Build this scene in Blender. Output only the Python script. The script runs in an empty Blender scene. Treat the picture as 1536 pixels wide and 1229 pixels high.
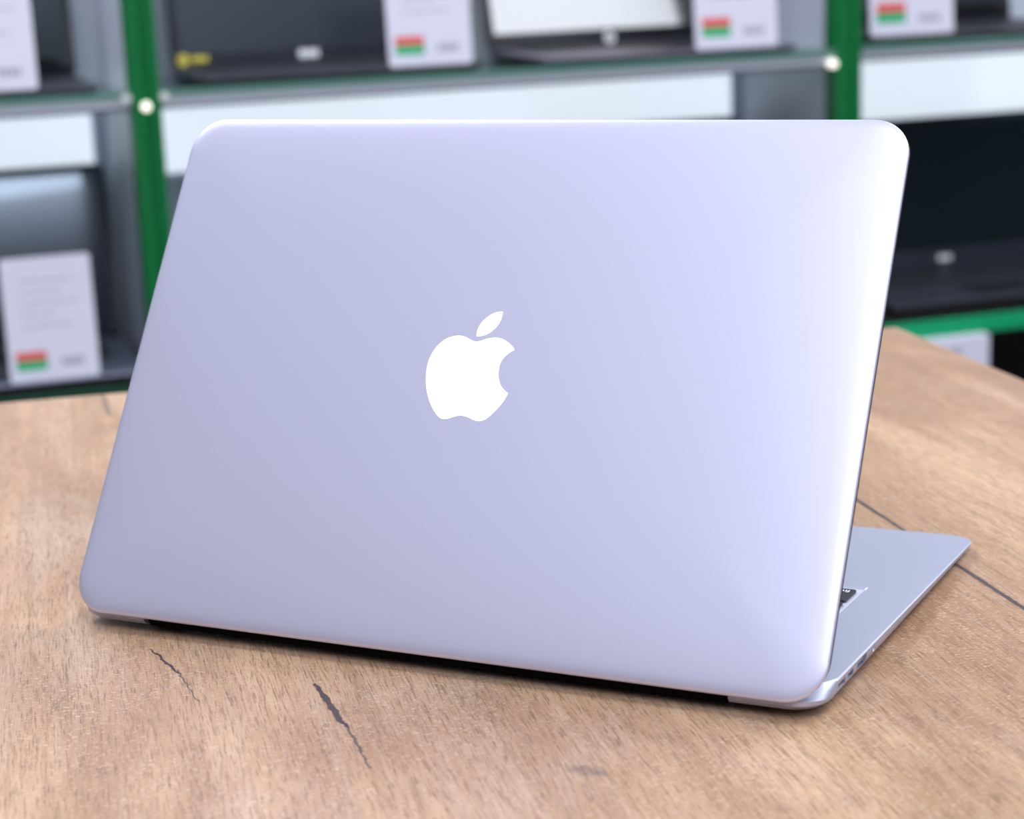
import bpy, bmesh, math
from mathutils import Vector, Matrix
C = bpy.context.scene.collection
S = 0.001                                   # everything below is written in millimetres

# ------------------------------------------------------------------ materials
def srgb(r, g, b):
    f = lambda c: (c/255/12.92) if c/255 <= 0.04045 else ((c/255+0.055)/1.055)**2.4
    return (f(r), f(g), f(b), 1.0)

def mat(name, col, rough=0.5, metal=0.0, spec=0.5, emit=None, estr=0.0, noise=0.0, nscale=60.0, coat=0.0):
    m = bpy.data.materials.new(name); m.use_nodes = True
    nt = m.node_tree; p = nt.nodes['Principled BSDF']
    p.inputs['Base Color'].default_value = col
    p.inputs['Roughness'].default_value = rough
    p.inputs['Metallic'].default_value = metal
    p.inputs['Specular IOR Level'].default_value = spec
    p.inputs['Coat Weight'].default_value = coat
    if emit is not None:
        p.inputs['Emission Color'].default_value = emit
        p.inputs['Emission Strength'].default_value = estr
    # a little procedural unevenness so that no surface is a dead flat colour
    tc = nt.nodes.new('ShaderNodeTexCoord'); n = nt.nodes.new('ShaderNodeTexNoise')
    n.inputs['Scale'].default_value = nscale; n.inputs['Detail'].default_value = 3
    nt.links.new(tc.outputs['Object'], n.inputs['Vector'])
    mx = nt.nodes.new('ShaderNodeMix'); mx.data_type = 'RGBA'
    a = noise if noise else 0.04
    mx.inputs[6].default_value = tuple(c*(1-a) for c in col[:3]) + (1,)
    mx.inputs[7].default_value = tuple(min(1, c*(1+a)) for c in col[:3]) + (1,)
    nt.links.new(n.outputs['Fac'], mx.inputs[0]); nt.links.new(mx.outputs[2], p.inputs['Base Color'])
    return m

def aluminium(name, col, rough, metal, grain=0.03, bump=0.02):
    m = mat(name, col, rough, metal)
    nt = m.node_tree; p = nt.nodes['Principled BSDF']
    tc = nt.nodes.new('ShaderNodeTexCoord')
    n = nt.nodes.new('ShaderNodeTexNoise'); n.inputs['Scale'].default_value = 2600; n.inputs['Detail'].default_value = 2
    nt.links.new(tc.outputs['Object'], n.inputs['Vector'])
    b = nt.nodes.new('ShaderNodeBump'); b.inputs['Strength'].default_value = bump; b.inputs['Distance'].default_value = 0.0002
    nt.links.new(n.outputs['Fac'], b.inputs['Height']); nt.links.new(b.outputs['Normal'], p.inputs['Normal'])
    mx = nt.nodes.new('ShaderNodeMix'); mx.data_type = 'RGBA'
    mx.inputs[6].default_value = tuple(c*(1-grain) for c in col[:3])+(1,)
    mx.inputs[7].default_value = tuple(min(1, c*(1+grain)) for c in col[:3])+(1,)
    nt.links.new(n.outputs['Fac'], mx.inputs[0]); nt.links.new(mx.outputs[2], p.inputs['Base Color'])
    return m

def wood_material():
    m = bpy.data.materials.new('brown_oak_laminate'); m.use_nodes = True
    nt = m.node_tree; N = nt.nodes; L = nt.links; p = N['Principled BSDF']
    tc = N.new('ShaderNodeTexCoord')
    def mapping(sx, sy, ox=0, oy=0):
        mp = N.new('ShaderNodeMapping'); mp.inputs['Scale'].default_value = (sx, sy, 1)
        mp.inputs['Location'].default_value = (ox, oy, 0)
        L.new(tc.outputs['Object'], mp.inputs['Vector']); return mp.outputs[0]
    def noise(vec, detail=4, rough=0.55, dist=0.0):
        n = N.new('ShaderNodeTexNoise'); n.inputs['Scale'].default_value = 1; n.inputs['Detail'].default_value = detail
        n.inputs['Roughness'].default_value = rough; n.inputs['Distortion'].default_value = dist
        L.new(vec, n.inputs['Vector']); return n.outputs['Fac']
    def ramp(v, a, b, ca=0.0, cb=1.0):
        r = N.new('ShaderNodeMapRange'); r.interpolation_type = 'SMOOTHSTEP'
        r.inputs[1].default_value = a; r.inputs[2].default_value = b
        r.inputs[3].default_value = ca; r.inputs[4].default_value = cb
        L.new(v, r.inputs[0]); return r.outputs[0]
    def mth(op, a, b=None, c=None):
        n = N.new('ShaderNodeMath'); n.operation = op
        for i, v in enumerate((a, b, c)):
            if v is None: continue
            if isinstance(v, (int, float)): n.inputs[i].default_value = v
            else: L.new(v, n.inputs[i])
        return n.outputs[0]
    def mix(fac, a, b, mode='MIX'):
        n = N.new('ShaderNodeMix'); n.data_type = 'RGBA'; n.blend_type = mode
        for i, v in ((0, fac), (6, a), (7, b)):
            if isinstance(v, (int, float)): n.inputs[i].default_value = v
            elif isinstance(v, tuple): n.inputs[i].default_value = v
            else: L.new(v, n.inputs[i])
        return n.outputs[2]
    # broad tone: soft figure drawn out along the grain (local y)
    broad = noise(mapping(13, 3.4), 4, 0.55, 0.8)
    band = noise(mapping(60, 3.0, 3, 1), 4, 0.6, 0.3)
    base = mix(ramp(broad, 0.38, 0.64), WOOD_A, WOOD_B)
    base = mix(mth('MULTIPLY', ramp(band, 0.42, 0.72), 0.55), base, WOOD_C)
    # greyish washed patches
    wash = noise(mapping(9, 5, 7, 2), 5, 0.65, 0.4)
    base = mix(mth('MULTIPLY', ramp(wash, 0.50, 0.72), 0.60), base, WOOD_D)
    strk = noise(mapping(330, 5.5, 6, 6), 4, 0.65, 0.15)
    base = mix(mth('MULTIPLY', ramp(strk, 0.45, 0.72), 0.50), base, WOOD_C)
    strk2 = noise(mapping(210, 4.0, 2, 9), 3, 0.6, 0.15)
    base = mix(mth('MULTIPLY', ramp(strk2, 0.50, 0.75), 0.40), base, WOOD_D)
    # fine fibres and pores
    fib = noise(mapping(1150, 70, 1, 5), 3, 0.7, 0.0)
    base = mix(mth('MULTIPLY', ramp(fib, 0.46, 0.68), 0.62), base, WOOD_E)
    pore = noise(mapping(1350, 85, 9, 3), 2, 0.6, 0.0)
    base = mix(mth('MULTIPLY', ramp(pore, 0.57, 0.72), 0.55), base, WOOD_F)
    # pale flecks lying across the grain
    fl = noise(mapping(480, 950, 2, 8), 3, 0.65, 0.6)
    gate = noise(mapping(22, 18, 4, 4), 3, 0.6, 0.0)
    base = mix(mth('MULTIPLY', mth('MULTIPLY', ramp(fl, 0.53, 0.68), ramp(gate, 0.40, 0.65, 0.55, 1.0)), 0.55), base, WOOD_G)
    # cracks, joint and knots, in table coordinates (metres)
    sep = N.new('ShaderNodeSeparateXYZ'); L.new(tc.outputs['Object'], sep.inputs[0])
    wob = noise(mapping(160, 160, 3, 3), 3, 0.6)
    wx = mth('MULTIPLY', mth('SUBTRACT', wob, 0.5), 0.004)
    X = mth('ADD', sep.outputs[0], wx); Y = sep.outputs[1]
    def seg(ax, ay, bx, by, w, soft, taper=True):
        dx, dy = bx-ax, by-ay; l2 = dx*dx+dy*dy
        t = mth('DIVIDE', mth('ADD', mth('MULTIPLY', mth('SUBTRACT', X, ax), dx), mth('MULTIPLY', mth('SUBTRACT', Y, ay), dy)), l2)
        tcl = mth('MINIMUM', mth('MAXIMUM', t, 0.0), 1.0)
        ex = mth('SUBTRACT', mth('SUBTRACT', X, ax), mth('MULTIPLY', tcl, dx))
        ey = mth('SUBTRACT', mth('SUBTRACT', Y, ay), mth('MULTIPLY', tcl, dy))
        d = mth('SQRT', mth('ADD', mth('MULTIPLY', ex, ex), mth('MULTIPLY', ey, ey)))
        if taper:   # thin out towards the ends
            k = mth('MULTIPLY', mth('MULTIPLY', tcl, mth('SUBTRACT', 1.0, tcl)), 4.0)
            wv = mth('ADD', mth('MULTIPLY', mth('SQRT', mth('MAXIMUM', k, 0.0)), w), 0.00005)
        else:
            wv = w
        r = mth('SUBTRACT', 1.0, mth('DIVIDE', mth('SUBTRACT', d, wv), soft))
        n = N.new('ShaderNodeClamp'); L.new(r, n.inputs[0]); return n.outputs[0]
    cracks = [(-.5430, -.512, -.5335, -.545, .00035, .0003, .95), (-.5340, -.540, -.5290, -.578, .0001, .0003, .75),
              (-.4845, -.573, -.4795, -.621, .0011, .0005, .90), (-.4800, -.610, -.4770, -.660, .0003, .0004, .75),
              (-.5485, .004, -.5455, -.069, .0012, .0016, .5),
              (-.4110, -.682, -.4035, -.689, .0014, .0040, .42),
              (-.3200, -.622, -.3120, -.629, .0014, .0030, .45)]
    out = base
    for ax, ay, bx, by, w, s, a in cracks:
        out = mix(mth('MULTIPLY', seg(ax, ay, bx, by, w, s), a), out, WOOD_K)
    jw = noise(mapping(3, 40, 1, 1), 3, 0.7)
    jx = mth('SUBTRACT', mth('ABSOLUTE', mth('SUBTRACT', mth('ADD', sep.outputs[0], mth('MULTIPLY', wx, 0.35)), -.1976)), mth('MULTIPLY', jw, 0.0016))
    jc = N.new('ShaderNodeClamp'); L.new(mth('SUBTRACT', 1.0, mth('DIVIDE', jx, 0.0006)), jc.inputs[0])
    out = mix(mth('MULTIPLY', jc.outputs[0], 0.92), out, WOOD_J)
    L.new(out, p.inputs['Base Color'])
    p.inputs['Roughness'].default_value = 0.40
    p.inputs['Specular IOR Level'].default_value = 0.6
    b = N.new('ShaderNodeBump'); b.inputs['Strength'].default_value = 0.25; b.inputs['Distance'].default_value = 0.0004
    L.new(fib, b.inputs['Height']); L.new(b.outputs['Normal'], p.inputs['Normal'])
    return m

WOOD_A = srgb(168, 130, 98); WOOD_B = srgb(204, 167, 134); WOOD_C = srgb(152, 116, 86)
WOOD_D = srgb(190, 166, 148); WOOD_E = srgb(118, 88, 64); WOOD_F = srgb(84, 60, 46)
WOOD_G = srgb(228, 206, 188); WOOD_K = srgb(38, 32, 44); WOOD_J = srgb(50, 44, 52)

M = {}
M['wood'] = wood_material()
M['wood_edge'] = mat('table_edge_band', srgb(176, 140, 112), 0.5)
M['steel_leg'] = mat('dark_steel', srgb(45, 46, 50), 0.45, 0.6)
M['lid'] = aluminium('bead_blasted_lid_aluminium', srgb(211, 212, 235), 0.48, 0.70, 0.035, 0.06)
M['alu'] = aluminium('bead_blasted_base_aluminium', srgb(182, 186, 206), 0.42, 0.6, 0.02, 0.04)
M['alu_light'] = aluminium('keyboard_well_aluminium', srgb(206, 210, 226), 0.5, 0.6, 0.02, 0.03)
M['logo'] = mat('white_emblem_plastic', srgb(250, 250, 255), 0.25, 0, 0.5, (0.95, 0.96, 1, 1), 0.55)
M['rubber'] = mat('black_rubber', srgb(22, 22, 26), 0.6)
M['hinge'] = mat('black_hinge_plastic', srgb(5, 5, 6), 0.9, 0, 0.1)
M['key'] = mat('black_key_plastic', srgb(26, 29, 38), 0.5)
M['glyph'] = mat('white_key_print', srgb(235, 238, 245), 0.5, 0, 0.5, (1, 1, 1, 1), 0.2)
M['glass_black'] = mat('black_display_glass', srgb(8, 9, 12), 0.08)
M['port'] = mat('dark_port_inside', srgb(70, 74, 84), 0.5, 0.2)
M['port_light'] = mat('grey_port_plastic', srgb(150, 154, 164), 0.5, 0.4)
M['green'] = mat('green_painted_steel', srgb(0, 110, 54), 0.5, 0, 0.3)
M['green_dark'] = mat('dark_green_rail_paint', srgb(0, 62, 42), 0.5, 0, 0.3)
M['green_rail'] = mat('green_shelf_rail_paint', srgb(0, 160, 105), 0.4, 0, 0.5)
M['panel_side'] = mat('grey_side_panel', srgb(200, 206, 222), 0.5, 0.0)
M['panel_back'] = mat('grey_back_panel', srgb(196, 203, 216), 0.55)
M['panel_white'] = mat('white_glowing_back_board', srgb(226, 234, 244), 0.35, 0, 0.5, (0.80, 0.89, 1, 1), 0.8)  # glow put into the board so it looks brightly lit
M['rail'] = mat('grey_shelf_rail', srgb(212, 218, 230), 0.4, 0.3)
M['rail_shadow'] = mat('shelf_rail_painted_shadow', srgb(120, 124, 142), 0.5, 0.3)
M['cabinet'] = mat('black_cabinet_board', srgb(12, 12, 15), 0.6)
M['cap_glow'] = mat('pale_glowing_cap', srgb(245, 238, 225), 0.15, 0.1, 0.8, (1, .95, .86, 1), 1.3)  # glow stands in for bright highlights on caps, clips and glints
M['nb_black'] = mat('black_notebook_plastic', srgb(20, 22, 28), 0.4)
M['nb_dark'] = mat('charcoal_notebook_plastic', srgb(48, 52, 64), 0.42)
M['nb_grey'] = mat('grey_notebook_deck', srgb(112, 118, 138), 0.45, 0.3)
M['nb_mauve'] = mat('mauve_grey_notebook_deck', srgb(96, 92, 112), 0.45, 0.3)
M['keys_dark'] = mat('notebook_keyboard_black', srgb(34, 36, 46), 0.5)
M['disp_dark'] = mat('dark_matt_display', srgb(34, 42, 54), 0.30, 0, 0.5, srgb(60, 72, 88), 0.05)
M['disp_teal'] = mat('black_teal_display', srgb(8, 16, 20), 0.22, 0, 0.5, srgb(14, 34, 42), 0.2)
M['disp_gloss'] = mat('glossy_black_display', srgb(10, 14, 26), 0.14, 0, 1.0, srgb(18, 26, 50), 0.2, coat=1.0)
M['silver'] = mat('silver_badge', srgb(210, 212, 220), 0.3, 0.5, 0.6, (1, 1, 1, 1), 0.25)  # faint white glow stands in for shine on badges, clips and glints
M['sticker'] = mat('yellow_sticker', srgb(214, 200, 70), 0.5)
M['paper'] = mat('white_price_card', srgb(222, 222, 240), 0.5)
M['red'] = mat('red_print', srgb(226, 92, 92), 0.5)
M['green_print'] = mat('green_print', srgb(40, 178, 120), 0.5)
M['ink'] = mat('grey_print', srgb(150, 152, 172), 0.5)
M['wall'] = mat('grey_wall_paint', srgb(150, 156, 168), 0.8)
M['floor'] = mat('grey_floor_tile', srgb(120, 116, 112), 0.5, noise=0.1, nscale=5)

def glass_material():
    m = bpy.data.materials.new('green_edged_glass'); m.use_nodes = True
    nt = m.node_tree; nt.nodes.clear()
    o = nt.nodes.new('ShaderNodeOutputMaterial'); mx = nt.nodes.new('ShaderNodeMixShader')
    t = nt.nodes.new('ShaderNodeBsdfTransparent'); t.inputs[0].default_value = (0.80, 0.92, 0.88, 1)
    g = nt.nodes.new('ShaderNodeBsdfGlossy'); g.inputs[0].default_value = (0.85, 0.92, 0.90, 1); g.inputs[1].default_value = 0.06
    f = nt.nodes.new('ShaderNodeFresnel'); f.inputs[0].default_value = 1.5
    nt.links.new(f.outputs[0], mx.inputs[0]); nt.links.new(t.outputs[0], mx.inputs[1])
    nt.links.new(g.outputs[0], mx.inputs[2]); nt.links.new(mx.outputs[0], o.inputs[0])
    return m
M['glass'] = glass_material()
M['glass_edge'] = mat('glass_front_edge', srgb(96, 142, 130), 0.2, 0, 0.6)

# ------------------------------------------------------------------ mesh helpers
def link(name, bm, mats, parent=None, smooth=False, bevel=0.0, seg=2):
    bmesh.ops.recalc_face_normals(bm, faces=bm.faces)
    for v in bm.verts: v.co *= S
    me = bpy.data.meshes.new(name); bm.to_mesh(me); bm.free()
    for mm in (mats if isinstance(mats, (list, tuple)) else [mats]): me.materials.append(mm)
    if smooth:
        for p in me.polygons: p.use_smooth = True
    o = bpy.data.objects.new(name, me); C.objects.link(o)
    if parent: o.parent = parent
    if bevel:
        b = o.modifiers.new('Bevel', 'BEVEL'); b.width = bevel*S; b.segments = seg; b.limit_method = 'ANGLE'; b.angle_limit = math.radians(40)
    return o

def box(bm, x0, x1, y0, y1, z0, z1, mi=0):
    vs = [bm.verts.new((x, y, z)) for x in (x0, x1) for y in (y0, y1) for z in (z0, z1)]
    fs = []
    for q in ((0,1,3,2), (4,6,7,5), (0,4,5,1), (2,3,7,6), (0,2,6,4), (1,5,7,3)):
        f = bm.faces.new([vs[i] for i in q]); f.material_index = mi; fs.append(f)
    return fs

def cyl(bm, c, r, h, axis='z', n=32, mi=0, r2=None):
    """closed cylinder from c going +h along the axis"""
    r2 = r if r2 is None else r2
    def pt(a, rr, t):
        u, v = rr*math.cos(a), rr*math.sin(a)
        return {'z': (c[0]+u, c[1]+v, c[2]+t), 'y': (c[0]+u, c[1]+t, c[2]+v), 'x': (c[0]+t, c[1]+u, c[2]+v)}[axis]
    a = [bm.verts.new(pt(2*math.pi*i/n, r, 0)) for i in range(n)]
    b = [bm.verts.new(pt(2*math.pi*i/n, r2, h)) for i in range(n)]
    for i in range(n):
        bm.faces.new((a[i], a[(i+1) % n], b[(i+1) % n], b[i])).material_index = mi
    bm.faces.new(a).material_index = mi; bm.faces.new(b).material_index = mi

def rrect(x0, x1, y0, y1, r, n=10):
    """counter-clockwise rounded rectangle, 4*(n+1) points; r may be one number or four (x1y1, x0y1, x0y0, x1y0)"""
    rs = r if isinstance(r, (list, tuple)) else (r,)*4
    pts = []
    for k, (sx, sy) in enumerate(((1, 1), (-1, 1), (-1, -1), (1, -1))):
        rr = rs[k]
        cx = (x1-rr) if sx > 0 else (x0+rr); cy = (y1-rr) if sy > 0 else (y0+rr)
        for i in range(n+1):
            a = math.pi/2*(k+i/n)
            pts.append((cx+rr*math.cos(a), cy+rr*math.sin(a)))
    return pts

def rings(bm, loops, cap0=True, cap1=True, mi=0):
    vl = [[bm.verts.new(p) for p in lp] for lp in loops]
    n = len(vl[0])
    for a, b in zip(vl, vl[1:]):
        for i in range(n):
            bm.faces.new((a[i], a[(i+1) % n], b[(i+1) % n], b[i])).material_index = mi
    if cap0: bm.faces.new(vl[0]).material_index = mi
    if cap1: bm.faces.new(vl[-1]).material_index = mi
    return vl

def slab(bm, x0, x1, y0, y1, z0, z1, r, mi=0, n=6, f=0.0):
    """rounded-corner plate with an optional edge fillet f"""
    lp = []
    if f: lp.append([(x, y, z0) for x, y in rrect(x0+f, x1-f, y0+f, y1-f, max(r-f, .1), n)])
    lp.append([(x, y, z0+f) for x, y in rrect(x0, x1, y0, y1, r, n)])
    lp.append([(x, y, z1-f) for x, y in rrect(x0, x1, y0, y1, r, n)])
    if f: lp.append([(x, y, z1) for x, y in rrect(x0+f, x1-f, y0+f, y1-f, max(r-f, .1), n)])
    rings(bm, lp, mi=mi)

def empty(name, loc=(0, 0, 0), rz=0.0, label=None, cat=None, group=None):
    o = bpy.data.objects.new(name, None); C.objects.link(o)
    o.location = [c*S for c in loc]; o.rotation_euler = (0, 0, rz); o.empty_display_size = 0.02
    if label: o['label'] = label
    if cat: o['category'] = cat
    if group: o['group'] = group
    return o

def struct(o):
    o['kind'] = 'structure'; return o

def shade(o, ang=35):
    for p in o.data.polygons: p.use_smooth = True
    o.data.set_sharp_from_angle(angle=math.radians(ang))

# ------------------------------------------------------------------ room
bm = bmesh.new(); box(bm, -5000, 5000, -4500, 5500, -770, -750); struct(link('floor', bm, M['floor']))

# ------------------------------------------------------------------ table
PSI = 0.6790
table = empty('table', (-11.4, 725.5, -750), PSI, 'light brown wood-grain table with dark cracks under the silver laptop', 'table')
bm = bmesh.new(); slab(bm, -1500, 0, -1300, 0, 724, 750, 3, n=4, f=1.2)
top = link('tabletop', bm, M['wood'], table)
shade(top, 50)
bm = bmesh.new(); box(bm, -1500-.6, .6, .02, .8, 726, 748); box(bm, .02, .8, -1297, -3, 726, 748)
for x in (-1430, -70):
    for y in (-1230, -70):
        bm2 = bmesh.new(); slab(bm2, x-25, x+25, y-25, y+25, 0, 724, 4, n=3, f=1); link('leg', bm2, M['steel_leg'], table)
bm.free()
bm = bmesh.new()
box(bm, -1405, -95, -85, -60, 660, 724); box(bm, -1405, -95, -1240, -1215, 660, 724)
box(bm, -1445, -1420, -1205, -95, 660, 724); box(bm, -80, -55, -1205, -95, 660, 724)
link('frame_rail', bm, M['steel_leg'], table)

# ------------------------------------------------------------------ laptop on the table
TH = 0.5507; LB = 225.5; W2 = 162.5
laptop = empty('laptop', (0, 0, 0), 0, 'silver laptop with a white apple emblem on its lid, half open on the table', 'laptop')

# --- base: wedge with hollowed underside edge
def zt(y): return 11.6 - 0.03203*y
def base_mesh():
    bm = bmesh.new()
    # level: (side inset, rear y, front inset, fraction of thickness down, radius)
    lv = [(0.55, 9.8, 0.5, 0.0, 11.4), (0.0, 8.6, 0.0, 0.055, 12), (0.0, 4.6, 0.0, 0.30, 12), (0.25, 2.4, 0.3, 0.45, 12),
          (1.2, 2.0, 1.2, 0.62, 12), (3.6, 3.6, 3.6, 0.80, 11.5), (8, 8, 8, 0.93, 11), (16, 16, 16, 1.0, 10)]
    loops = []
    for ins, y0, fi, fr, r in lv:
        lp = []
        for x, y in rrect(-W2+ins, W2-ins, y0, 227-fi, r, 10):
            t = zt(y); z = t - fr*(t-1.25)
            lp.append((x, y, z))
        loops.append(lp)
    vl = rings(bm, loops, cap0=False, cap1=True)
    # deck with the keyboard well let into it
    well = rrect(-140.4, 140.4, 24, 132.8, 1.0, 10)
    a = vl[0]; n = len(a)
    b = [bm.verts.new((x, y, zt(y))) for x, y in well]
    c = [bm.verts.new((x, y, zt(y)-0.75)) for x, y in rrect(-139.6, 139.6, 24.8, 131.6, 1.0, 10)]
    for i in range(n):
        bm.faces.new((a[i], a[(i+1) % n], b[(i+1) % n], b[i]))
        bm.faces.new((b[i], b[(i+1) % n], c[(i+1) % n], c[i]))
    bm.faces.new(c)
    return bm
base = link('base', base_mesh(), M['alu'], laptop)
# notch for the hinge and the port openings are cut with a boolean that is applied at once
bm = bmesh.new()
box(bm, -127, 127, -5, 13.5, -3, 20)
def rot_box(bm, y0, y1, z0, z1, depth=5.0): box(bm, W2-depth, W2+3, y0, y1, z0, z1)
PORTS = [('power', 18.5, 27.5, 6.6, 8.9), ('thunderbolt', 30.5, 37.5, 6.2, 8.8), ('usb', 42.0, 54.0, 5.0, 9.0)]
for nme, y0, y1, z0, z1 in PORTS: rot_box(bm, y0, y1, z0, z1)
cyl(bm, (W2-7, 63.5, 7.3), 1.45, 10, 'x', 20)
for y in (81, 99.9): cyl(bm, (W2-2, y, zt(y)-2.7), 0.35, 5, 'x', 10)
cut = link('cutter', bm, M['port'])
for pl in base.data.polygons: pl.material_index = 0
md = base.modifiers.new('b', 'BOOLEAN'); md.operation = 'DIFFERENCE'; md.object = cut; md.solver = 'EXACT'
bpy.context.view_layer.update()
dg = bpy.context.evaluated_depsgraph_get()
nm = bpy.data.meshes.new_from_object(base.evaluated_get(dg))
base.modifiers.clear(); base.data = nm; nm.name = 'base'
bpy.data.objects.remove(cut, do_unlink=True)
shade(base, 28)
for pl_ in base.data.polygons:
    if pl_.normal.z > 0.995: pl_.use_smooth = False

# insides of the ports
bm = bmesh.new(); box(bm, W2-4.9, W2-2.2, 42.3, 53.7, 5.3, 8.7); box(bm, W2-2.3, W2-.9, 43.2, 52.8, 6.9, 7.7, 1)
link('usb_port', bm, [M['port'], M['port_light']], base)
bm = bmesh.new(); box(bm, W2-4.9, W2-2.2, 30.7, 37.3, 6.4, 8.6); box(bm, W2-2.3, W2-1.0, 31.5, 36.5, 7.2, 7.8, 1)
link('display_port', bm, [M['port'], M['port_light']], base)
bm = bmesh.new(); slab(bm, W2-4.5, W2-.7, 18.8, 27.2, 6.8, 8.7, .8)
for k in range(5): cyl(bm, (W2-.8, 20.3+k*1.35, 7.75), .3, .35, 'x', 8, 1)
link('power_port', bm, [M['port_light'], M['port']], base)
bm = bmesh.new()
n = 24
loops = []
for (r, x) in ((1.45, W2-.6), (1.42, W2-.1), (1.1, W2-.1), (1.05, W2-4)):
    loops.append([(x, 63.5+r*math.cos(2*math.pi*i/n), 7.3+r*math.sin(2*math.pi*i/n)) for i in range(n)])
rings(bm, loops, cap0=False, cap1=True); link('headphone_jack', bm, M['alu_light'], base, True)

def deck_z(o_y): return zt(o_y)
bm = bmesh.new()
pl = [(x, y, zt(y)-0.70) for x, y in rrect(-139.2, 139.2, 25.2, 131.2, 1, 4)]
pl2 = [(x, y, zt(y)-0.745) for x, y in rrect(-139.2, 139.2, 25.2, 131.2, 1, 4)]
rings(bm, [pl, pl2]); link('keyboard_well', bm, M['alu_light'], base)

def key_mesh(x0, x1, y0, y1, glyph=None):
    bm = bmesh.new()
    def lp(i, dz, r): return [(x, y, zt(y)+dz) for x, y in rrect(x0+i, x1-i, y0+i, y1-i, r, 4)]
    rings(bm, [lp(.15, -.68, 1.3), lp(0, .25, 1.4), lp(.25, .50, 1.2)])
    if glyph:
        cu = bpy.data.curves.new('t', 'FONT'); cu.body = glyph; cu.size = 4.6; cu.align_x = 'LEFT'; cu.extrude = 0.02
        to = bpy.data.objects.new('t', cu); C.objects.link(to); bpy.context.view_layer.update()
        tm = bpy.data.meshes.new_from_object(to.evaluated_get(bpy.context.evaluated_depsgraph_get()))
        b2 = bmesh.new(); b2.from_mesh(tm)
        idx = {}
        for v in b2.verts:     # the user sits on the +y side, so text runs towards -x
            X, Y = x1-2.0-v.co.x, y1-2.0-v.co.y
            idx[v.index] = bm.verts.new((X, Y, zt(Y)+.515+v.co.z))
        for f in b2.faces:
            try: bm.faces.new([idx[v.index] for v in f.verts]).material_index = 1
            except ValueError: pass
        b2.free(); bpy.data.objects.remove(to, do_unlink=True); bpy.data.curves.remove(cu)
    return bm
P = 18.25; KW = 16.3
# rows listed from the user's edge (front) to the hinge; widths in key units from the user's left (+x)
rows = [(110.6, 127.0, [('fn', 1), ('', 1), ('', 1), ('', 1.25), ('', 5), ('', 1.25), ('', 1), ('', 1), ('', 1), ('', 1)]),
        (92.3, 108.6, [('', 2.25)] + [('', 1)]*10 + [('', 2.25)]),
        (74.0, 90.3, [('', 1.75)] + [('', 1)]*11 + [('', 1.75)]),
        (55.7, 72.0, [('', 1.5)] + [('', 1)]*12 + [('', 1)]),
        (37.4, 53.7, [('', 1)]*13 + [('', 1.5)]),
        (27.6, 35.6, [('', 1.036)]*14)]
for y0, y1, ks in rows:
    x = 137.3; tot = sum(k[1] for k in ks); unit = (2*137.3+1.95)/tot
    for g, w in ks:
        x1 = x; x0 = x - (w*unit-1.95); x = x0-1.95
        ko = link('key', key_mesh(x0, x1, y0, y1, g or None), [M['key'], M['glyph']], base)
        for p_ in ko.data.polygons: p_.use_smooth = False

bm = bmesh.new()
rings(bm, [[(x, y, zt(y)+d) for x, y in rrect(-52, 52, 140, 215, 3, 5)] for d in (-.2, .06)])
link('trackpad', bm, M['alu_light'], base)
for x in (-132, 132):
    for y in (28, 205):
        bm = bmesh.new(); cyl(bm, (x, y, 0), 6.5, 2.0, 'z', 28, r2=7.5); link('rubber_foot', bm, M['rubber'], base, False)

# --- hinge barrel
bm = bmesh.new()
cyl(bm, (-125.5, 7.4, 5.6), 4.0, 251, 'x', 28)
box(bm, -125, 125, 7.4, 13.2, 3.2, 9.4)
hg = link('hinge', bm, M['hinge'], laptop); shade(hg, 40)

# --- lid, modelled in its own plane (x across, y up the lid, z outwards) then leaned over
lid_m = Matrix.Translation((0, -.16, 7.09)) @ Matrix(((1, 0, 0, 0), (0, math.sin(TH), -math.cos(TH), 0), (0, math.cos(TH), math.sin(TH), 0), (0, 0, 0, 1)))
def tolid(bm): bmesh.ops.transform(bm, matrix=lid_m, verts=bm.verts)
bm = bmesh.new()
R0 = 15.5
prof = [(1.2, -1.5), (0.25, -1.35), (0.0, -.9), (0.0, -.2), (0.35, .25), (1.0, .60), (2.2, .92), (4.5, 1.20), (8.5, 1.46), (14, 1.72), (22, 1.98), (33, 2.2), (46, 2.34), (62, 2.4)]
loops = [[(x, y, z) for x, y in rrect(-W2+d, W2-d, d, LB-d, max(R0-d*0.42, 3), 14)] for d, z in prof]
rings(bm, loops); tolid(bm)
lid = link('lid', bm, M['lid'], laptop); shade(lid, 60)
# gasket: thin black seal standing just proud of the rim on the screen side
bm = bmesh.new()
o1 = [(d, z) for d, z in ((-.13, -1.5), (-.13, -1.8), (1.6, -2.05), (1.6, -1.45))]
vl = [[bm.verts.new((x, y, z)) for x, y in rrect(-W2+d, W2-d, 1.2+d, LB-d, R0, 14)] for d, z in o1]
n = len(vl[0])
for k in range(4):
    a, b = vl[k], vl[(k+1) % 4]
    for i in range(n): bm.faces.new((a[i], a[(i+1) % n], b[(i+1) % n], b[i]))
tolid(bm); gk = link('gasket', bm, M['rubber'], lid)
bm = bmesh.new(); slab(bm, -W2+2, W2-2, 3.5, LB-2, -1.95, -1.45, 13); tolid(bm); link('display_bezel', bm, M['alu'], lid)
bm = bmesh.new(); slab(bm, -144, 144, 24, 205, -2.15, -1.9, 1); tolid(bm); link('display', bm, M['glass_black'], lid)

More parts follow.
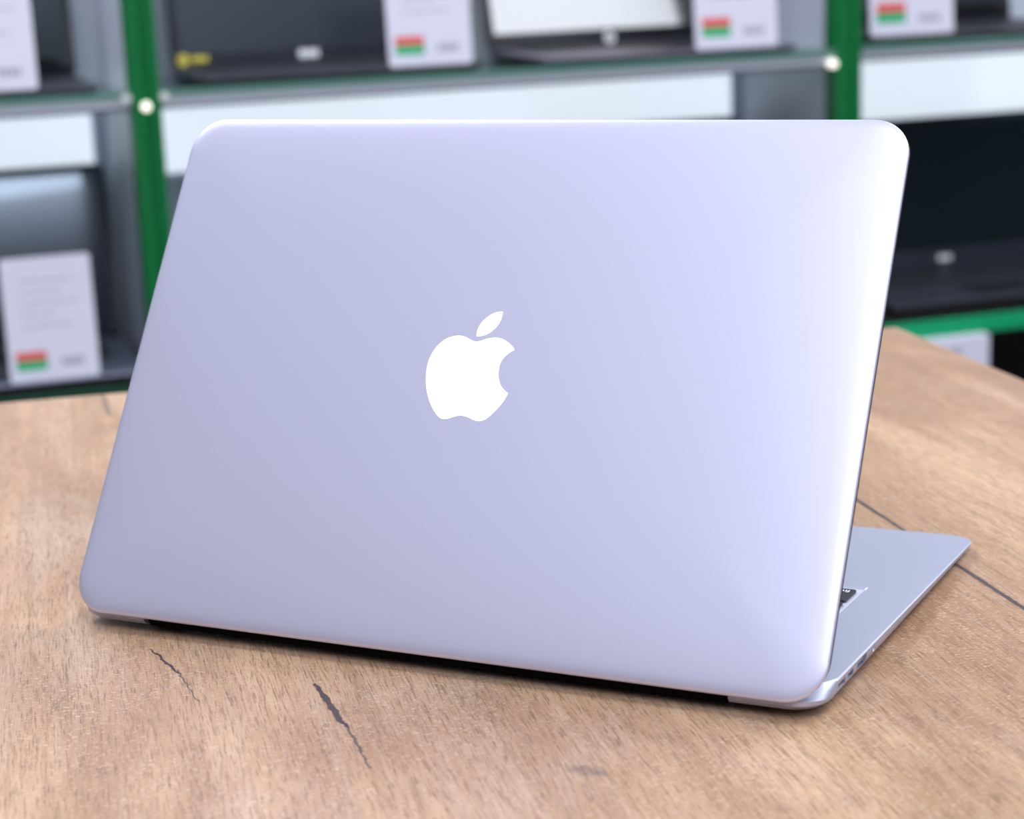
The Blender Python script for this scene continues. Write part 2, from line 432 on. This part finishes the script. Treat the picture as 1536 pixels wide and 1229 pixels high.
LEAF = [(9.25, 139.93), (7.27, 139.7), (5.47, 139.11), (3.36, 137.72), (1.59, 135.88), (0.21, 133.4), (-0.24, 131.06), (0.0, 128.9), (1.66, 129.07), (3.71, 129.64), (5.83, 130.99), (7.77, 133.07), (8.94, 135.43), (9.39, 137.76)]
BODY = [(0.5, 126.71), (2.33, 127.17), (4.55, 128.06), (6.83, 128.64), (8.71, 128.83), (11.18, 128.54), (13.79, 127.52), (15.75, 126.2), (16.91, 125.26), (17.88, 124.08), (16.22, 122.94), (14.45, 121.25), (13.24, 119.13), (12.85, 116.6), (13.11, 113.66), (14.13, 110.77), (15.56, 108.6), (17.31, 107.12), (19.02, 106.01), (18.11, 103.48), (16.78, 100.92), (15.35, 98.81), (13.85, 97.0), (12.32, 95.33), (10.88, 94.33), (9.09, 93.8), (7.41, 93.87), (5.88, 94.3), (4.3, 94.92), (2.53, 95.34), (0.31, 95.55), (-1.52, 95.15), (-3.3, 94.49), (-5.07, 93.78), (-6.72, 93.58), (-8.25, 93.88), (-9.98, 95.03), (-12.22, 97.3), (-14.35, 100.13), (-16.15, 103.22), (-17.48, 106.35), (-18.37, 109.52), (-18.99, 113.18), (-19.11, 116.64), (-18.63, 119.45), (-17.57, 122.29), (-15.94, 124.84), (-13.94, 126.81), (-11.53, 128.09), (-9.22, 128.72), (-7.29, 128.86), (-5.28, 128.59), (-3.41, 127.89), (-1.52, 127.06)]
def refine(pts, corners, k=4):
    """Catmull-Rom through the outline, breaking at the listed corner points"""
    n = len(pts); out = []
    for i in range(n):
        p1, p2 = Vector(pts[i]), Vector(pts[(i+1) % n])
        p0 = p1 if i in corners else Vector(pts[(i-1) % n])
        p3 = p2 if (i+1) % n in corners else Vector(pts[(i+2) % n])
        for j in range(k):
            t = j/k
            out.append(0.5*((2*p1)+(p2-p0)*t+(2*p0-5*p1+4*p2-p3)*t*t+(3*p1-p0-3*p2+p3)*t**3))
    return out
bm = bmesh.new()
for pts, cs in ((LEAF, {0, 7}), (BODY, {9, 18})):
    pp = refine(pts, cs)
    a = [bm.verts.new((p.x, p.y, 2.3)) for p in pp]; b = [bm.verts.new((p.x, p.y, 2.44)) for p in pp]
    n = len(pp)
    for i in range(n): bm.faces.new((a[i], a[(i+1) % n], b[(i+1) % n], b[i]))
    bm.faces.new(b)
tolid(bm); link('emblem', bm, M['logo'], lid)

# ------------------------------------------------------------------ display rack in the back
RO = (-1143.3, 1387.86, 0); PSH = 0.7866
# rack frame: x along the shelves, y into the depth (away from the table), z = 0 at table-top height
def rack_empty(name, s, d, z, label, cat, group=None, rz=0.0):
    c, sn = math.cos(PSH), math.sin(PSH)
    return empty(name, (RO[0]+s*c-d*sn, RO[1]+s*sn+d*c, z), PSH+rz, label, cat, group)

rack = rack_empty('display_rack', 0, 0, -750, 'tall shop rack with green posts, glass upper shelves and white back boards, full of notebooks', 'shelf')
Z0 = 750     # height of the table top above the rack's foot
WALLD = 325
def rb(name, mm, *boxes, bevel=0.0):
    bm = bmesh.new()
    for b_ in boxes: box(bm, b_[0], b_[1], b_[2], b_[3], b_[4]+Z0, b_[5]+Z0, b_[6] if len(b_) > 6 else 0)
    return link(name, bm, mm, rack, bevel=bevel)
posts = [(-965, -929), (-6, 30), (960, 998), (1950, 1986)]
for x0, x1 in posts:
    bm = bmesh.new(); xm = (x0+x1)/2
    prof2 = [(x0, 0), (xm-6, 0), (xm-5, 5), (xm+5, 5), (xm+6, 0), (x1, 0), (x1, 38), (x0, 38)]
    rings(bm, [[(a, b, z) for a, b in prof2] for z in (0, 1700)])
    pst = link('post', bm, M['green'], rack, bevel=2.0)
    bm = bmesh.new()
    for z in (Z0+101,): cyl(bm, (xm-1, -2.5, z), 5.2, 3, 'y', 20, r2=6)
    if x0 in (-6,): link('screw_cap', bm, M['cap_glow'], pst)
    else: bm.free()
for x0, x1 in posts:
    rb('side_panel', M['panel_side'], (x0+8, x1-8, 38, WALLD, -300, 950))
bays = [(-929, -6, 120, -240), (30, 960, 120, -250), (998, 1950, 124, -264)]
for x0, x1, zu, zl in bays:
    rb('back_panel', M['panel_back'], (x0-20, x1+20, WALLD, WALLD+12, zl-20, 950))
    rb('dark_back_panel', M['cabinet'], (x0-20, x1+20, WALLD, WALLD+12, -750, zl-20))
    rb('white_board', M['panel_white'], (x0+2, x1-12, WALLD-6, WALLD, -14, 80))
    # glass shelf with its green front edge
    rb('glass_shelf', [M['glass'], M['glass_edge']], (x0+2, x1-2, 2, WALLD-8, zu-7, zu), (x0+2, x1-2, 0, 2, zu-7, zu, 1))
    rb('shelf_rail', [M['rail'], M['rail_shadow']], (x0+1, x1-1, 6, 20, zu-19, zu-7.2), (x0+1, x1-1, 9, 20, zu-24, zu-19, 1))  # dark strip below the rail is its shadow put into the colour
    rb('lower_shelf', M['cabinet'], (x0+1, x1-1, 4, WALLD-2, zl-22, zl))
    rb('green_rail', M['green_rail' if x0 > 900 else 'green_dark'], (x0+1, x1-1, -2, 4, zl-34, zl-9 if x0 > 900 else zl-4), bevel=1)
    rb('lower_board', M['cabinet'], (x0+1, x1-1, -40, WALLD-2, -640, -620))
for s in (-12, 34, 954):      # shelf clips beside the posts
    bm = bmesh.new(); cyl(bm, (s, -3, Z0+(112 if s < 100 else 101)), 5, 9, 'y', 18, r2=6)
    link('shelf_clip', bm, M['silver'] if s < 100 else M['cap_glow'], rack)

# ------------------------------------------------------------------ notebooks on the rack
def text_mesh(body, size, mi, origin, bm, depth=.15):
    """text standing in the local x-z plane, facing -y"""
    cu = bpy.data.curves.new('t', 'FONT'); cu.body = body; cu.size = size; cu.align_x = 'CENTER'; cu.align_y = 'CENTER'; cu.extrude = depth
    to = bpy.data.objects.new('t', cu); C.objects.link(to); bpy.context.view_layer.update()
    tm = bpy.data.meshes.new_from_object(to.evaluated_get(bpy.context.evaluated_depsgraph_get()))
    b2 = bmesh.new(); b2.from_mesh(tm); idx = {}
    for v in b2.verts: idx[v.index] = bm.verts.new((origin[0]+v.co.x, origin[1]-v.co.z, origin[2]+v.co.y))
    for f in b2.faces:
        try: bm.faces.new([idx[v.index] for v in f.verts]).material_index = mi
        except ValueError: pass
    b2.free(); bpy.data.objects.remove(to, do_unlink=True); bpy.data.curves.remove(cu)

def notebook(s, z, w, label, depth=238, h=238, tilt=13, thick=17, body='nb_black', deck='nb_dark', disp='disp_dark',
             bez=(14, 14, 26), logo=None, d0=10, rz=0.0, bezmat=None, glint=None):
    t = rack_empty('laptop', s, d0, z, label, 'laptop', None, rz)
    bm = bmesh.new()
    lp = []
    for ins, fr in ((6, 0.0), (0.5, 0.35), (0, 0.8), (1, 1.0)):
        lp.append([(x, y, fr*(thick*(0.62+0.38*y/depth))) for x, y in rrect(-w/2+ins, w/2-ins, ins, depth-ins, 14, 6)])
    rings(bm, lp[:3], cap1=False, mi=1); rings(bm, lp[2:], cap0=False); bmesh.ops.remove_doubles(bm, verts=bm.verts, dist=.001); b_ = link('base', bm, [M[deck], M['nb_black']], t); shade(b_, 30)
    bm = bmesh.new()
    topz = lambda y: thick*(0.62+0.38*y/depth)
    kw = w*0.84; nx = 15; y0, y1 = depth*0.45, depth*0.88
    for r in range(6):
        for c in range(nx):
            xa = -kw/2+c*kw/nx; ya = y0+r*(y1-y0)/6
            xb, yb = xa+kw/nx-2.4, ya+(y1-y0)/6-2.4
            vs = [bm.verts.new(p) for p in ((xa, ya, topz(ya)+.1), (xb, ya, topz(ya)+.1), (xb, yb, topz(yb)+.1), (xa, yb, topz(yb)+.1))]
            vt = [bm.verts.new(p) for p in ((xa+.5, ya+.5, topz(ya)+1.6), (xb-.5, ya+.5, topz(ya)+1.6), (xb-.5, yb-.5, topz(yb)+1.6), (xa+.5, yb-.5, topz(yb)+1.6))]
            bm.faces.new(vt)
            for i in range(4): bm.faces.new((vs[i], vs[(i+1) % 4], vt[(i+1) % 4], vt[i]))
    link('keyboard', bm, M['keys_dark'], b_)
    bm = bmesh.new()
    yy0, yy1 = depth*0.08, depth*0.38
    rings(bm, [[(x, y, topz(y)+dz) for x, y in rrect(-w*.14, w*.14, yy0, yy1, 4, 4)] for dz in (-.5, .25)])
    link('touchpad', bm, M[body], b_)
    if glint is not None:  # self-lit discs stand in for glints on the front edge
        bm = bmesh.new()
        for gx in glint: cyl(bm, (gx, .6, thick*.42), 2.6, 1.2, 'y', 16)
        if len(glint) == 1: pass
        link('front_glint', bm, M['cap_glow'] if thick > 15.5 and thick < 17 else M['silver'], b_)
    # screen half, built upright then tilted about the hinge
    a = math.radians(tilt)
    hm = Matrix.Translation((0, depth-6, thick-1)) @ Matrix.Rotation(-a, 4, 'X')
    bm = bmesh.new()
    lp = [[(x, y, z_) for x, z_ in rrect(-w/2+i, w/2-i, i, h-i, 10, 6)] for i, y in ((1, 0), (0, 1), (0, 5), (5, 7))]
    rings(bm, lp); bmesh.ops.transform(bm, matrix=hm, verts=bm.verts)
    sc = link('screen_lid', bm, M[bezmat or body], t); shade(sc, 40)
    bm = bmesh.new(); box(bm, -w/2+bez[0], w/2-bez[0], -.5, .5, bez[2], h-bez[1]); bmesh.ops.transform(bm, matrix=hm, verts=bm.verts)
    link('display', bm, M[disp], sc)
    if logo:
        for kind, lx, lz, sz in logo:
            bm = bmesh.new()
            if kind == 'ring':
                n = 28
                rr = (sz, sz*.8)
                o_ = [[bm.verts.new((lx+r*math.cos(2*math.pi*i/n), -.9, lz+r*math.sin(2*math.pi*i/n))) for i in range(n)] for r in rr]
                for i in range(n): bm.faces.new((o_[0][i], o_[0][(i+1) % n], o_[1][(i+1) % n], o_[1][i]))
                text_mesh('hp', sz*1.45, 0, (lx, -.9, lz), bm); nm_ = 'badge'; mt_ = M['silver']
            elif kind == 'word':
                cyl(bm, (lx-sz*.55, -1.2, lz), sz*.5, 1.0, 'y', 24); slab(bm, lx, lx+sz*1.3, -1.2, -.4, lz-sz*.42, lz+sz*.42, .3); nm_ = 'badge'; mt_ = M['silver']
            elif kind == 'sticker':
                cyl(bm, (lx, -1.2, lz), sz, .8, 'y', 24); box(bm, lx+sz+3, lx+sz+26, -1.0, -.5, lz-sz*.5, lz+sz*.5); nm_ = 'sticker'; mt_ = M['sticker']
            bmesh.ops.transform(bm, matrix=hm, verts=bm.verts)
            link(nm_, bm, mt_, sc)
    return t

notebook(-198, -240, 376, 'glossy black laptop on the lower left shelf, behind a large price card', disp='disp_gloss', body='nb_dark', deck='nb_grey', h=240, tilt=12.4, thick=16, bez=(9, 9, 20), bezmat='nb_dark')
notebook(270, 120, 366, 'charcoal laptop with yellow sticker and silver badge on the glass shelf between the posts', disp='disp_dark', body='nb_dark', deck='nb_dark', thick=16, tilt=8, bez=(12, 14, 16), glint=(-36, -31),
         logo=[('word', 4, 9, 12), ('sticker', -168, 9, 8)])
notebook(722, 120, 372, 'black laptop with a bright white display and round badge on the middle glass shelf', disp='disp_gloss', body='nb_black', deck='nb_mauve', thick=15, tilt=17, bez=(12, 14, 22), glint=(146,), logo=[('ring', 0, 9, 8)])
notebook(-221, 120, 360, 'black laptop on the upper left glass shelf behind a large white price card', disp='disp_teal', body='nb_black', deck='nb_dark', thick=12, tilt=7)
notebook(1205, 124, 372, 'black laptop on the upper right glass shelf, mostly hidden by a price card', disp='disp_dark', body='nb_black', deck='nb_dark', thick=15, tilt=12)
notebook(1268, -264, 430, 'wide black laptop with dark teal display above the bright green rail', disp='disp_teal', body='nb_black', deck='nb_dark', h=236, tilt=11, thick=24, bez=(18, 12, 30), glint=(-182,), logo=[('word', 8, 14, 10)], bezmat='nb_dark')
notebook(757, -250, 376, 'black laptop whose top rim just shows above the silver lid on the table', disp='disp_dark', body='nb_black', deck='nb_dark', h=252, tilt=12, thick=17)

# ------------------------------------------------------------------ price cards
def card(s, d, z, label, w=110, h=154, lean=4, rz=0.0):
    t = rack_empty('price_card', s, d, z, label, 'price card', None, rz)
    hm = Matrix.Rotation(-math.radians(lean), 4, 'X')
    bm = bmesh.new(); lp = [[(x, y, z_) for x, z_ in rrect(-w/2, w/2, 0, h, 4, 4)] for y in (0, 1.2)]
    rings(bm, lp)
    f = w/110
    box(bm, -w/2+9*f, -w/2+47*f, -.25, .1, 26*f, 37*f, 1); box(bm, -w/2+9*f, -w/2+47*f, -.25, .1, 14*f, 26*f, 2)
    # small blurred print: model lines and the price
    for k, (a, b) in enumerate(((-34, 30), (-34, 18), (-34, 36), (-34, 8), (-34, 26))):
        box(bm, a*f, b*f, -.2, .1, (h-30-k*14), (h-28.6-k*14), 3)
    for k in range(4): box(bm, (10+k*7)*f, (15+k*7)*f, -.2, .1, 17, 26, 3)
    bmesh.ops.transform(bm, matrix=hm, verts=bm.verts)
    link('card', bm, [M['paper'], M['red'], M['green_print'], M['ink']], t)
    bm = bmesh.new(); box(bm, -w/2, w/2, 1.3, 2.6, 0, 12); box(bm, -w/2, w/2, 1.3, 16, 0, 1.2)
    link('stand', bm, M['glass'], t)
    return t
card(-126, 14, -229.5, 'white price card with red and green stripes in front of the lower left laptop')
card(-171, 14, 129.5, 'white price card at the upper left edge in front of the black laptop', w=112)
card(383, 14, 130.5, 'white price card leaning against the charcoal laptop with the yellow sticker', w=112)
card(816, 14, 130, 'white price card left of the right green post, in front of the bright display', w=122)
card(1085, 14, 134, 'white price card right of the right green post on the upper glass shelf', w=132)

# white carton on the board below the green rail
cb = rack_empty('carton', 1112, -20, -620, 'white carton with a small dark mark under the bright green rail', 'box')
bm = bmesh.new(); slab(bm, -88, 83, 0, 150, 0, 322, 3, n=3, f=1)
link('box_body', bm, M['paper'], cb)
bm = bmesh.new(); box(bm, 20, 34, -.5, .1, 296, 306); link('print', bm, M['ink'], cb)

# ------------------------------------------------------------------ light
def area(name, loc, target, size, power, col=(1, 1, 1), sy=None):
    l = bpy.data.lights.new(name, 'AREA'); l.energy = power; l.color = col; l.size = size
    if sy: l.shape = 'RECTANGLE'; l.size_y = sy
    o = bpy.data.objects.new(name, l); C.objects.link(o); o.location = loc
    d = Vector(target)-Vector(loc); o.rotation_euler = d.to_track_quat('-Z', 'Y').to_euler(); return o
area('unseen_overhead_light', (1.0, 1.8, 1.9), (0, 0.0, 0.0), 1.1, 40, (1.0, 0.98, 0.97), 1.0)
area('unseen_overhead_light', (-1.25, 0.95, 1.50), (0, 0.0, 0.0), 1.0, 22, (0.97, 0.98, 1.0), 0.5)  # added above the rack to put a sheen on the table
area('unseen_overhead_light', (0.50, -1.05, 1.95), (0.1, 0.05, 0.1), 1.15, 27, (0.97, 0.97, 1.0), 1.15)  # unseen, placed behind the camera to brighten the lid towards the right
area('unseen_overhead_light', (1.95, 0.8, 1.95), (1.6, 0.8, 0), 0.9, 21, (0.88, 0.93, 1.0), 1.0)  # unseen, placed so the middle notebook's display reflects it as white
area('unseen_overhead_light', (2.44, -1.50, 1.95), (2.1, -1.3, 0), 1.15, 46, (0.62, 0.77, 1.0), 1.15)  # unseen, tinted and placed for the reflection in the lower left display
area('unseen_overhead_light', (-1.9, 0.5, 1.95), (-1.75, 0.6, 0), 1.1, 16, (0.95, 0.97, 1.0), 1.2)  # fill added to brighten the left-facing sides of the rack

w = bpy.data.worlds.new('World'); bpy.context.scene.world = w; w.use_nodes = True
nt = w.node_tree; bg = nt.nodes['Background']
tcw = nt.nodes.new('ShaderNodeTexCoord'); sp = nt.nodes.new('ShaderNodeSeparateXYZ'); nt.links.new(tcw.outputs['Generated'], sp.inputs[0])
cr = nt.nodes.new('ShaderNodeValToRGB'); nt.links.new(sp.outputs[2], cr.inputs[0])   # dim shop floor below, pale ceiling above
e = cr.color_ramp.elements
e[0].position = 0.0; e[0].color = (0.16, 0.16, 0.18, 1)
e[1].position = 0.6; e[1].color = (0.78, 0.83, 1.0, 1)
k = cr.color_ramp.elements.new(0.30); k.color = (0.12, 0.13, 0.17, 1)
k = cr.color_ramp.elements.new(0.44); k.color = (0.66, 0.72, 0.90, 1)
nt.links.new(cr.outputs[0], bg.inputs[0]); bg.inputs[1].default_value = 0.46

# ------------------------------------------------------------------ camera
cam = bpy.data.cameras.new('camera'); co = bpy.data.objects.new('camera', cam); C.objects.link(co)
r, u, b_ = (0.897732, 0.438716, -0.040061), (-0.062561, 0.216972, 0.974171), (0.436076, -0.872039, 0.222229)
co.matrix_world = Matrix(((r[0], u[0], b_[0], .3617), (r[1], u[1], b_[1], -.6292), (r[2], u[2], b_[2], .2662), (0, 0, 0, 1)))
cam.lens = 70.294; cam.sensor_width = 36; cam.sensor_fit = 'HORIZONTAL'; cam.clip_start = 0.02
cam.dof.use_dof = True; cam.dof.focus_distance = 0.775; cam.dof.aperture_fstop = 10.5
bpy.context.scene.camera = co
sc_ = bpy.context.scene
sc_.view_settings.view_transform = 'Standard'; sc_.view_settings.look = 'None'; sc_.view_settings.exposure = 0.10
